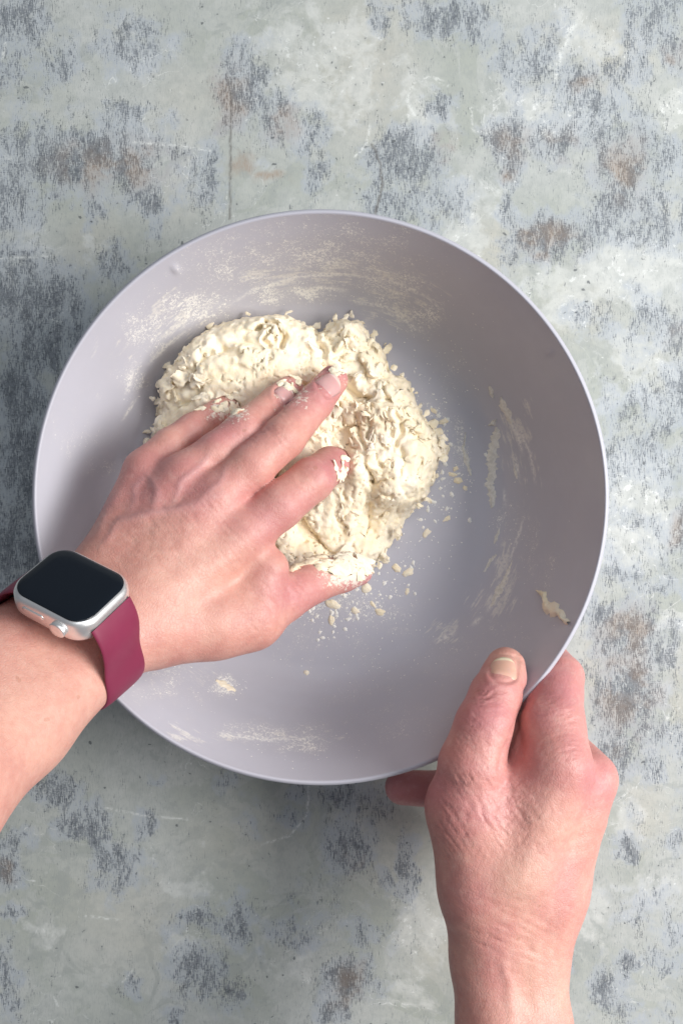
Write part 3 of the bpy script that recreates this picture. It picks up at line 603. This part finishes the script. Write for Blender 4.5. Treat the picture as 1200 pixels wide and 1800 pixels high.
t = NT('burgundy_rubber'); tc = t.n('TexCoord').outputs['Object']
t.set(Base_Color=t.mix(t.step(t.noise(tc, 60, 3, .5), .3, .7), (.205, .022, .060), (.225, .026, .068)), Roughness=.50, Specular_IOR_Level=.4, Normal=t.bump(t.noise(tc, 2500, 2), .08, .0002)); BURG = t.m
def case():
    rings = []
    for z, ins in ((-.0160, .0090), (-.0135, .0060), (-.0125, .0034), (-.0112, .0012), (-.0095, .0003), (-.0060, 0), (-.0028, .0001), (-.0012, .0007), (-.0004, .0018)):
        rings.append([(x, y, z) for x, y in rr_profile(EX - 2 * ins, EY - 2 * ins, .0100 - ins * .6)])
    o = loft('watch_case', rings, SILV, wt)
    rings = []
    for z, ins in ((-.0009, .0021), (-.0001, .0019), (.0001, .0022), (.0004, .0032), (.00055, .0060), (.0006, .0100)):
        rings.append([(x, y, z) for x, y in rr_profile(EX - 2 * ins, EY - 2 * ins, max(.0090 - ins * .6, .002))])
    loft('screen', rings, GLS, wt)
    # crown and side button on the face that looks toward the elbow (-x)
    rings = []
    for x, r in ((-.0173, .0028), (-.0178, .0034), (-.0198, .0035), (-.0202, .0031), (-.0203, .0016)):
        rings.append([(x, -.0090 + 1.12 * r * math.cos(a), -.0048 + r * math.sin(a)) for a in [2 * math.pi * i / 28 for i in range(28)]])
    loft('crown', [r[::-1] for r in rings], SILV, wt)
    rings = []
    for x, s in ((-.0174, 1), (-.0181, 1), (-.0183, .8)):
        rings.append([(x, +.005 + p[0] * s, -.0048 + p[1] * s) for p in rr_profile(.011, .0026, .0012, 5)])
    loft('side_button', [r[::-1] for r in rings], SILV, wt)
case()
def strap():
    # around the wrist in the plane across the arm (watch y / z), following the skin
    Rm = M4.to_3x3(); o = M4.translation
    X = Rm @ Vector((1, 0, 0)); Y = Rm @ Vector((0, 1, 0)); Z = Rm @ Vector((0, 0, 1))
    g0 = bvL.ray_cast(o - Z * .001, -Z); print('GAP', g0[3])
    on = np.array(o); dv = VL - on; m = (np.abs(dv @ np.array(X)) < .003) & (np.linalg.norm(dv, axis=1) < .085)
    cy_, cz_ = [.5 * (v_.min() + v_.max()) for v_ in (dv[m] @ np.array(Y), dv[m] @ np.array(Z))]
    cen = o + Y * cy_ + Z * cz_; inv = M4.inverted(); nS = 9; nT = 96
    def polar(sg): a_, b_ = sg * (EY / 2 - .0012) - cy_, -.0068 - cz_; return math.atan2(a_, b_), math.hypot(a_, b_)
    (t0, r0_), (t1, r1_) = polar(1), polar(-1); t1 += 2 * math.pi
    rad = np.zeros((nT + 1, nS)); dirs = []
    for j in range(nT + 1):
        th = t0 + (t1 - t0) * j / nT; d = Z * math.cos(th) + Y * math.sin(th); dirs.append(d)
        for i in range(nS):
            r = bvL.ray_cast(cen + X * ((-1 + 2 * i / (nS - 1)) * .0125) + d * .07, -d, .07); rad[j, i] = .07 - (r[3] if r[0] else .045)
    mn = rad.mean(1); sl_ = np.clip((rad[:, -1] - rad[:, 0]) / 2, -.003, .003)
    arc = mn * (t1 - t0) / nT; L0 = np.cumsum(arc); L1 = np.cumsum(arc[::-1])[::-1]
    e0 = sm(0, .020, L0 - arc); e1 = sm(0, .020, L1 - arc)
    mn = np.maximum(mn, 0) ; mn = mn * e0 * e1 + r0_ * (1 - e0) + r1_ * (1 - e1)
    for _ in range(14): mn[1:-1] = (mn[:-2] + 2 * mn[1:-1] + mn[2:]) / 4; sl_[1:-1] = (sl_[:-2] + 2 * sl_[1:-1] + sl_[2:]) / 4
    sl_ = sl_ * e0 * e1
    print('RAD', (mn[::8] * 1000).round(1).tolist(), cy_, cz_, math.degrees(t0), math.degrees(t1))
    vs_in = []; vs_out = []
    for j in range(nT + 1):
        for i in range(nS):
            s = -1 + 2 * i / (nS - 1); c = cen + X * (s * .0125); rr_ = mn[j] + sl_[j] * s
            vs_in.append(inv @ (c + dirs[j] * (rr_ + .0002))); vs_out.append(inv @ (c + dirs[j] * (rr_ + .0018 + .0006 * (1 - abs(s) ** 4))))
    n = (nT + 1) * nS; vs = vs_in + vs_out; fs = []
    g = lambda j, i, o_: o_ * n + j * nS + i
    for j in range(nT):
        for i in range(nS - 1):
            fs.append((g(j, i, 1), g(j, i + 1, 1), g(j + 1, i + 1, 1), g(j + 1, i, 1))); fs.append((g(j, i, 0), g(j + 1, i, 0), g(j + 1, i + 1, 0), g(j, i + 1, 0)))
        fs.append((g(j, 0, 0), g(j, 0, 1), g(j + 1, 0, 1), g(j + 1, 0, 0))); fs.append((g(j, nS - 1, 0), g(j + 1, nS - 1, 0), g(j + 1, nS - 1, 1), g(j, nS - 1, 1)))
    me = bpy.data.meshes.new('strap'); me.from_pydata([tuple(v) for v in vs], [], fs); me.update()
    ob = link('strap', me, BURG, wt)
    m = ob.modifiers.new('sub', 'SUBSURF'); m.levels = 1; m.render_levels = 1
strap()
# ---------------------------------------------------------------- dough
t = NT('shaggy_dough'); tc = t.n('TexCoord').outputs['Object']
n1 = t.noise(tc, 60, 4, .6); n2 = t.noise(tc, 420, 4, .7); n3 = t.noise(tc, 1300, 2, .6)
cc = t.mix(t.step(n1, .35, .65), (.91, .78, .56), (.92, .82, .65)); cc = t.mix(t.step(n2, .45, .75, 0, .6), cc, (.91, .85, .72))
cc = t.mix(t.step(n3, .55, .8, 0, .5), cc, (.90, .86, .77))
hh = t.math('ADD', t.math('MULTIPLY', n2, 1.0), t.math('MULTIPLY', n3, .5))
t.set(Base_Color=cc, Roughness=.85, Specular_IOR_Level=.12, Subsurface_Weight=.12, Subsurface_Scale=.003, Normal=t.bump(hh, .55, .0007)); DOUGH = t.m
t.b.inputs['Subsurface Radius'].default_value = (1, .8, .5)
OUT = [(262, 790), (262, 755), (274, 730), (272, 690), (284, 655), (310, 625), (340, 592), (390, 562), (450, 548), (500, 548), (535, 562), (560, 576), (590, 556), (640, 553), (655, 590), (682, 606), (690, 650), (720, 668), (735, 700),
       (750, 735), (776, 762), (780, 800), (765, 840), (752, 880), (722, 905), (700, 940), (672, 985), (640, 1010), (590, 1030), (540, 1035), (480, 1010), (400, 950), (310, 880)]
def dough():
    h = .00085; lo = np.array([-.124, -.055, .004]); hi = np.array([.070, .118, .062])
    G = Grid(lo, hi, h); ax = [(np.arange(G.n[k]) * h + lo[k]) for k in range(3)]
    X, Y = np.meshgrid(ax[0], ax[1], indexing='ij')
    k = F / (H - .022); px = 600 + X * k; py = 900 - Y * k
    # signed distance to outline (pixels)
    pts = OUT; d, _ = poly_dist(px.ravel(), py.ravel(), pts + [pts[0]]); d = d.reshape(px.shape)
    ins = np.zeros(px.shape, bool)
    for i in range(len(pts)):
        x0, y0 = pts[i]; x1, y1 = pts[(i + 1) % len(pts)]
        c = (y0 > py) != (y1 > py); ins ^= c & (px < (x1 - x0) * (py - y0) / ((y1 - y0) + 1e-9) + x0)
    d = np.where(ins, d, -d) / k       # metres, positive inside
    q2 = np.stack([X, Y, X * 0], 2)
    d = d + .0035 * fbm(q2 * 90, 3, 21) + .0012 * pn(q2 * 420, 22)
    # height: big mounds with hollows
    top = .026 + .020 * np.exp(-(((px - 400) / 190) ** 2 + ((py - 660) / 130) ** 2)) + .010 * np.exp(-(((px - 690) / 70) ** 2 + ((py - 790) / 120) ** 2)) \
        + .004 * np.exp(-(((px - 620) / 60) ** 2 + ((py - 600) / 40) ** 2)) + .014 * np.exp(-(((px - 624) / 24) ** 2 + ((py - 822) / 30) ** 2)) - .010 * np.exp(-(((px - 610) / 90) ** 2 + ((py - 950) / 70) ** 2)) - .004 * np.exp(-(((px - 600) / 50) ** 2 + ((py - 760) / 50) ** 2))
    top = top * (1 - .75 * sm(0, 1, gauss(px, py, [(690, 930, 50, 40, 1.2)])))
    hg = np.sqrt(np.clip(1 - (1 - np.clip(d / .016, 0, 1)) ** 2, 0, 1)) * top
    a = sm(0, .010, d)
    wp = .0022 * np.stack([fbm(q2 * 160, 3, 31), fbm(q2 * 160, 3, 32)], 2) + .004 * np.stack([fbm(q2 * 55, 2, 33), fbm(q2 * 55, 2, 34)], 2)
    XX = X + wp[..., 0]; YY = Y + wp[..., 1]; lift = np.full(X.shape, -.0030)
    RL = np.random.RandomState(23); nl = 620
    cxs = RL.uniform(-.122, .066, nl); cys = RL.uniform(-.052, .116, nl)
    for n_ in range(nl):
        big_ = 1.9 if n_ < 110 else (1.15 if n_ < 260 else .55)
        rx = RL.uniform(.007, .014) * big_; ry = rx * RL.uniform(.28, .6); an = RL.uniform(0, math.pi); H0 = RL.uniform(-.002, .0035) * big_ ** .5; tl = RL.uniform(-.22, .22)
        # folds tend to curl round the mass
        an = .5 * an + .5 * math.atan2(cys[n_] - .03, cxs[n_] + .03) + 1.57
        i0, i1 = np.searchsorted(ax[0], [cxs[n_] - rx - .004, cxs[n_] + rx + .004]); j0, j1 = np.searchsorted(ax[1], [cys[n_] - rx - .004, cys[n_] + rx + .004])
        if i1 <= i0 or j1 <= j0: continue
        lx, ly = 600 + cxs[n_] * k, 900 - cys[n_] * k
        if n_ >= 260 and gauss(np.array([lx]), np.array([ly]), [(650, 640, 70, 80, 1), (640, 750, 90, 60, 1), (290, 690, 40, 70, 1), (760, 760, 40, 70, 1), (590, 580, 60, 30, 1), (680, 960, 60, 40, 1)])[0] < .35: continue
        ux = XX[i0:i1, j0:j1] - cxs[n_]; uy = YY[i0:i1, j0:j1] - cys[n_]
        u = (ux * math.cos(an) + uy * math.sin(an)) / rx; v = (-ux * math.sin(an) + uy * math.cos(an)) / ry
        v = v + .45 * u * u * (1 if n_ % 2 else -1)
        e = np.clip(1 - (u * u + v * v), 0, 1)
        hh_ = np.where(e > 0, H0 + tl * v * ry * 1.3 + .0030 * big_ ** .5 * (e ** .5 - 1), -.02)
        lift[i0:i1, j0:j1] = np.maximum(lift[i0:i1, j0:j1], hh_)
    hg = hg - .001 + a * (1.25 * lift + .0004 * pn(q2 * 330, 45))
    w3 = np.stack([fbm(q2 * 90, 3, 71), fbm(q2 * 90, 3, 72), X * 0], 2)
    for sc_, am, wd_, sd in ((62, .0030, .028, 73), (115, .0020, .035, 74), (210, .0010, .05, 76)):
        hg = hg - a * am * np.exp(-(pn((q2 + .012 * w3) * sc_, sd) / wd_) ** 2) * sm(-.15, .25, pn(q2 * 60, sd + .5))
    for pl, dep, wd in (([(470, 575), (492, 582), (505, 605), (500, 622)], .0040, 3), ([(480, 600), (470, 612), (480, 625)], .003, 3), ([(645, 700), (652, 735), (648, 770)], .0030, 3), ([(690, 735), (700, 760), (695, 785)], .0030, 3), ([(620, 735), (640, 790)], .0030, 3),
                        ([(355, 600), (330, 620)], .003, 4), ([(560, 580), (555, 610), (568, 630)], .005, 6), ([(600, 670), (625, 700), (650, 705)], .005, 6), ([(430, 640), (400, 630), (370, 640)], .003, 6)):
        dd, _ = poly_dist(px + 6 * pn(q2 * 150, 50), py + 6 * pn(q2 * 150, 51), pl); hg = hg - dep * np.exp(-(dd / wd) ** 2) + dep * .35 * np.exp(-((dd - 2.3 * wd) / wd) ** 2)
    hg = np.minimum(hg, .049)
    Z = ax[2][None, None, :]
    D = (Z - (FZ + hg)[..., None]) * .6
    und = .0030 * np.clip((Z - FZ) / .01, 0, 1)
    D = np.maximum(D, -d[..., None] - und).astype(np.float32)
    band = np.abs(D) < .0045; I = np.argwhere(band); p3 = I * h + lo
    D[band] += (.0004 * pn(p3 * 300, 61) + .0002 * pn(p3 * 700, 62) + .0007 * pn(p3 * np.array([140, 140, 260]), 63)).astype(np.float32)
    D = np.maximum(D, (FZ + .0003 - Z))
    # press the hand in: nothing of the dough stands above or inside it
    hand = np.full(G.n, .05, np.float32)
    for ch in fingL + [palmL[4:]]:
        for (a_, ra, b_, rb) in ch:
            m = max(ra, rb) + .008; sl, axs = G.block(np.minimum(a_, b_) - m, np.maximum(a_, b_) + m)
            if min(len(s_) for s_ in axs) == 0: continue
            hand[sl] = np.minimum(hand[sl], cone(axs, a_, ra, b_, rb))
    cov = np.minimum.accumulate(hand, axis=2)
    zz = ax[2][None, None, :]; ht = np.where(hand < 0, zz, -1).max(2); free = (ht > FZ + hg - .0015)[..., None]
    D = np.where(free, np.maximum(D, -(cov - .0002)), np.maximum(D, -hand - .0004))
    V, Fq = nets(D, lo, h); V = relax(V, Fq, 1, .35)
    me = np_mesh('body', V, Fq)
    r = empty('dough', tuple(V.mean(0) * [1, 1, 0] + [0, 0, FZ])); tag(r, 'shaggy cream coloured bread dough under the kneading hand in the bowl', 'dough')
    bpy.context.view_layer.update()
    o = link('dough_mass', me, DOUGH); rel(o, r)
    return r, V, normals(V, Fq), hg
dough_root, DV, DN, _ = dough()
# shreds and flakes joined to the dough
def flake(vs, fs, p, n, L, Wd, th, ang, seed, curl=.4):
    up_ = Vector(n).normalized(); t1 = Vector((math.cos(ang), math.sin(ang), 0)); t1 = (t1 - up_ * t1.dot(up_)).normalized(); t2 = up_.cross(t1)
    nu, nv = 7, 5; b = len(vs); R_ = random.Random(seed); ph = R_.random() * 6; cw = R_.uniform(-1, 1); k2 = R_.uniform(.6, 1.4)
    J = [[Vector((R_.uniform(-1, 1), R_.uniform(-1, 1), R_.uniform(-.6, .6))) * (L * .10 if 0 < i < nu - 1 else L * .04) for j in range(nv)] for i in range(nu)]
    for side in (1, -1):
        for i in range(nu):
            s = -1 + 2 * i / (nu - 1); wv = Wd * math.sqrt(max(0, 1 - abs(s) ** 2.4)) * (1 + .35 * math.sin(ph + 2.7 * s)) + .00005
            for j in range(nv):
                c = -1 + 2 * j / (nv - 1)
                off = t1 * (s * L) + t2 * (c * wv + cw * L * .35 * s * s) + up_ * (curl * L * s * s * k2 + .3 * Wd * math.sin(ph + 3 * s + 2 * c))
                off += up_ * (side * th * math.sqrt(max(0, 1 - c * c)) * math.sqrt(max(0, 1 - s * s)))
                off += J[i][j]
                vs.append(tuple(Vector(p) + off))
    for sd in (0, 1):
        for i in range(nu - 1):
            for j in range(nv - 1):
                a = b + sd * nu * nv + i * nv + j; q = (a, a + nv, a + nv + 1, a + 1); fs.append(q if sd == 0 else q[::-1])
    for i in range(nu - 1):
        for j in (0, nv - 1):
            a = b + i * nv + j; c_ = a + nu * nv; q = (a, a + nv, c_ + nv, c_); fs.append(q if j else q[::-1])
def mk(name, vs, fs, mat, sub=0):
    me = bpy.data.meshes.new(name); me.from_pydata(vs, [], fs); me.update(); o = link(name, me, mat)
    if sub: m = o.modifiers.new('s', 'SUBSURF'); m.levels = m.render_levels = sub
    return o
def shreds():
    vs, fs = [], []; px, py = to_px(DV); n = 0
    ok = (DN[:, 2] > .15) & (DV[:, 2] > FZ + .003)
    cand = np.where(ok)[0]
    wts = gauss(px[cand], py[cand], [(310, 660, 60, 70, .9), (640, 640, 80, 80, 1.1), (640, 760, 80, 80, 1.2), (750, 760, 50, 80, .9), (600, 900, 70, 80, .5), (600, 1000, 90, 40, .8), (560, 590, 80, 40, .6), (280, 740, 30, 50, .8)]) ** 2 + .03
    pick = NR.choice(cand, 300, p=wts / wts.sum(), replace=False)
    for c in pick:
        p = DV[c]; r = bvL.find_nearest(Vector(p))
        if r[3] < .0025: continue
        a = bvL.ray_cast(Vector(p) + Vector((0, 0, -.04)), Vector((0, 0, 1)), .04)
        L = rnd.uniform(.0014, .0055) * rnd.choice((.5, .8, 1.1)); Wd = L * rnd.uniform(.12, .6)
        flake(vs, fs, p + DN[c] * .0004, Vector(DN[c]) * .6 + Vector((0, 0, .6)), L, Wd, .0006, rnd.uniform(0, 6.28), n, rnd.uniform(-.08, .10)); n += 1
    # ragged fringe round the outline
    for i in range(len(OUT)):
        x0, y0 = OUT[i]; x1, y1 = OUT[(i + 1) % len(OUT)]
        if x0 < 560 and y0 > 880: continue
        for k in range(int(math.hypot(x1 - x0, y1 - y0) / 15)):
            s = rnd.random(); z = rnd.uniform(.008, .026)
            p = P(x0 + (x1 - x0) * s + rnd.uniform(-5, 3), y0 + (y1 - y0) * s + rnd.uniform(-5, 3), z)
            if bvL.find_nearest(p)[3] < .004: continue
            nx, ny = (y1 - y0), -(x1 - x0); an = math.atan2(-ny, nx) + rnd.uniform(-1.1, 1.1)
            L = rnd.uniform(.0010, .0032); flake(vs, fs, p, (0, 0, 1), L, L * rnd.uniform(.3, .9), .0006, an, n, rnd.uniform(-.1, .2)); n += 1
    o = mk('dough_shred', vs, fs, DOUGH); rel(o, dough_root); o['kind'] = 'stuff'
    # dough clinging to fingertips
    vs, fs = [], []
    for (cx, cy, sx, sy, cnt) in ((395, 716, 20, 8, 16), (505, 674, 16, 5, 8), (592, 650, 16, 4, 6), (614, 700, 5, 22, 10), (585, 988, 34, 9, 34), (625, 990, 20, 9, 20), (560, 975, 20, 6, 10), (600, 832, 8, 14, 12)):
        for _ in range(cnt):
            q = (cx + rnd.gauss(0, sx), cy + rnd.gauss(0, sy)); o_ = Vector((0, 0, H)); r = bvL.ray_cast(o_, (P(*q, 0) - o_).normalized())
            if not r[0] or r[0].z > .085 or r[0].z < .03: continue
            nn = r[1] if r[1].z > 0 else -r[1]; tb = cy > 900; L = rnd.uniform(.0030, .0080) if tb else rnd.uniform(.0012, .0045)
            flake(vs, fs, r[0] + nn * .0003, nn, L, L * (rnd.uniform(.2, .5) if tb else rnd.uniform(.35, .6)), .0013 if tb else .0009, math.radians(-12 if tb else 35) + rnd.uniform(-.7, .7), n, rnd.uniform(-.08, .0)); n += 1
    o = mk('clinging_dough', vs, fs, DOUGH); rel(o, dough_root); o['kind'] = 'stuff'
shreds()
# ---------------------------------------------------------------- crumbs and smears
def lump(px_, py_, rx, ry, ang, seed, th=.35):
    h, n = on_bowl(px_, py_); k = (H - h.z) / F; R_ = random.Random(seed)
    nu, nv = 14, 6; z = n; x = Vector((math.cos(ang), -math.sin(ang), 0)); x = (x - z * x.dot(z)).normalized(); y = z.cross(x)
    rs = [1 + R_.uniform(-.32, .32) for _ in range(nu)]; vs = [tuple(h + z * min(rx, ry) * k * th * 1.0)]; fs = []
    for j in range(1, nv):
        a = j / (nv - 1); rad = math.sin(a * math.pi / 2); zz = math.cos(a * math.pi / 2)
        for i in range(nu):
            t_ = 2 * math.pi * i / nu; r = rs[i] * rad
            vs.append(tuple(h + x * (r * rx * k * math.cos(t_)) + y * (r * ry * k * math.sin(t_)) + z * (min(rx, ry) * k * th * (zz + R_.uniform(-.25, .25) * zz) - .0002)))
    for i in range(nu): fs.append((0, 1 + i, 1 + (i + 1) % nu))
    for j in range(nv - 2):
        for i in range(nu):
            a = 1 + j * nu + i; b = 1 + j * nu + (i + 1) % nu; fs.append((a, a + nu, b + nu, b))
    return vs, fs
CR = [(782, 792, 9, 10, .3, 'triangular dough crumb at the right edge of the dough'), (779, 741, 6, 9, 1.2, 'dough crumb just above the triangular crumb right of the dough'), (762, 722, 8, 4, .5, 'thin curled dough crumb upper right of the dough'),
      (800, 824, 5, 5, .1, 'uppermost of the four crumbs between dough and bowl wall'), (794, 834, 8, 4, .2, 'flat oval crumb left in the cluster of four by the dough'), (804, 845, 9, 6, .2, 'widest crumb of the cluster of four right of the dough'), (817, 858, 5, 4, .9, 'lowest crumb of the cluster of four right of the dough'),
      (785, 912, 8, 4, -.5, 'small ragged crumb above the oval crumb right of the dough'), (748, 938, 10, 6, -.8, 'tilted oval dough crumb on bare bowl floor right of the dough'), (697, 999, 9, 7, .6, 'left crumb of the joined pair below the dough'),
      (716, 1007, 12, 7, -.6, 'right crumb of the joined pair below the dough, bigger one'), (715, 1040, 4, 7, .2, 'small upright crumb below the joined pair'), (643, 1034, 10, 8, .5, 'rounded crumb beside the left thumb tip'), (668, 1076, 9, 7, .3, 'ragged crumb lower right of the thumb tip'),
      (655, 1062, 4, 8, -.6, 'thin stick shaped crumb near the thumb tip'), (625, 1074, 8, 6, .3, 'crumb at the right end of the flour heap below the thumb'), (582, 1090, 6, 9, .1, 'drop shaped crumb hanging below the flour heap'), (539, 1182, 6, 5, .4, 'lone small crumb low on the bare bowl floor'),
      (585, 1062, 14, 8, .2, 'thick crumb in the flour heap under the thumb'), (678, 985, 7, 6, .3, 'crumb touching the lower right dough edge')]
for i, (x_, y_, rx, ry, a, lab) in enumerate(CR):
    vs, fs = lump(x_, y_, rx, ry, a, 100 + i, .55); o = mk('dough_crumb', vs, fs, DOUGH, 1); tag(o, lab, 'crumb', 'dough crumbs on the bowl floor')
def grains():
    vs, fs = [], []; n = 0
    Z = [(600, 1065, 45, 22, 110), (650, 1065, 40, 30, 60), (700, 1010, 40, 30, 50), (770, 850, 30, 60, 90), (765, 730, 22, 22, 60), (740, 690, 40, 40, 40), (560, 1090, 50, 20, 60), (720, 960, 40, 40, 40), (820, 800, 10, 60, 40), (740, 880, 22, 16, 50),
         (640, 1130, 90, 40, 60), (520, 1310, 60, 16, 70), (395, 1208, 24, 10, 40), (330, 540, 50, 25, 60), (540, 515, 50, 12, 40), (700, 480, 80, 40, 60), (560, 430, 120, 35, 60), (750, 560, 40, 30, 50), (800, 1120, 80, 50, 30), (900, 980, 50, 90, 40), (300, 1200, 70, 40, 40), (235, 690, 12, 30, 14), (800, 640, 30, 40, 30)]
    for (cx, cy, sx, sy, c) in Z:
        for _ in range(int(c * 1.9)):
            x_, y_ = cx + rnd.gauss(0, sx), cy + rnd.gauss(0, sy)
            if math.hypot(x_ - 563, y_ - 874) > 480: continue
            s = rnd.uniform(.6, 1.5) * (2.6 if rnd.random() < .12 and c > 40 and cy < 1120 and cy > 600 else 1)
            a, b = lump(x_, y_, s * rnd.uniform(.8, 1.8), s, rnd.random() * 3, n, .6)
            a = a[:]; k = len(vs); vs += a; fs += [tuple(q + k for q in f_) for f_ in b]; n += 1
    tf = NT('flour_white'); tf.set(Base_Color=(.86, .84, .79, 1), Roughness=.9); o = mk('flour_grains', vs, fs, tf.m); tag(o, 'loose flour grains and tiny crumbs scattered inside the bowl', 'flour', kind='stuff')
grains()
t = NT('dried_dough_film'); tc = t.n('TexCoord').outputs['Object']
t.set(Base_Color=t.mix(t.step(t.noise(tc, 500, 4, .7), .35, .65), (.64, .61, .55), (.80, .77, .71)), Roughness=.7, Normal=t.bump(t.noise(tc, 900, 3, .7), .5, .0004)); FILM = t.m
def smear(pts, lab, seed, th=.0008, mat=None):
    vs, fs = [], []; R_ = random.Random(seed); nv = 9; seg = []
    for i in range(len(pts) - 1):
        a, b = pts[i], pts[i + 1]; m = max(2, int(math.hypot(b[0] - a[0], b[1] - a[1]) / 3))
        seg += [tuple(a[k] + (b[k] - a[k]) * s / m for k in range(3)) for s in range(m)]
    seg.append(pts[-1])
    for i, (x_, y_, w_) in enumerate(seg):
        a, b = seg[max(0, i - 1)], seg[min(len(seg) - 1, i + 1)]; dx, dy = b[0] - a[0], b[1] - a[1]; l = math.hypot(dx, dy) or 1; nx, ny = -dy / l, dx / l
        w1 = w_ * R_.uniform(.5, 1.35); w2 = w_ * R_.uniform(.5, 1.35)
        for j in range(nv):
            c = -1 + 2 * j / (nv - 1); ww = w1 if c < 0 else w2
            h, n = on_bowl(x_ + nx * c * ww, y_ + ny * c * ww)
            vs.append(tuple(h + n * (th * (1 - c * c) * R_.uniform(.6, 1.3) - .0001)))
    for i in range(len(seg) - 1):
        for j in range(nv - 1): a = i * nv + j; fs.append((a, a + 1, a + nv + 1, a + nv))
    o = mk('dough_smear', vs, fs, mat or FILM); tag(o, lab, 'smear', 'dough smears on the bowl wall')
smear([(873, 750, 2), (871, 765, 9), (864, 800, 11), (864, 830, 9), (860, 850, 8), (865, 880, 7), (863, 893, 2)], 'longest tan dough smear on the right bowl wall', 1)
smear([(880, 697, 2), (883, 715, 7), (892, 730, 8), (899, 744, 2)], 'short thick smear above the longest smear on the right wall', 2)
smear([(860, 678, 2), (863, 690, 5), (866, 699, 1)], 'smallest uppermost smear fleck on the right wall', 3)
smear([(872, 737, 2), (866, 744, 5), (858, 748, 2)], 'tiny slanted smear touching the top of the longest smear', 4, .0012)
smear([(818, 760, 1), (814, 790, 3), (820, 810, 5), (827, 836, 2)], 'narrow crumbly smear between the dough and the longest smear', 5)
smear([(877, 930, 1), (872, 945, 5), (868, 956, 1)], 'faint patch below the longest smear', 6, .0004)
smear([(900, 985, 1), (890, 1010, 4), (876, 1040, 7), (862, 1066, 2)], 'pale streaky smear on the lower right wall', 7, .0004)
smear([(872, 975, 2), (862, 985, 4), (850, 1005, 2)], 'thin pale smear left of the streaky lower right smear', 8, .0004)
smear([(903, 820, 1), (905, 832, 4), (908, 842, 1)], 'faint fleck to the right of the longest smear', 9, .0004)
smear([(946, 1040, 2), (955, 1044, 5), (958, 1056, 5), (961, 1068, 9), (972, 1072, 13), (982, 1079, 8), (991, 1089, 5), (1000, 1096, 4)], 'lumpy white dough scrap stuck near the rim above the thumb', 10, .0022, DOUGH)
smear([(380, 1196, 2), (395, 1204, 8), (410, 1212, 4), (414, 1216, 1)], 'flaky white scrap on the lower left wall near the watch strap', 11, .0008, DOUGH)
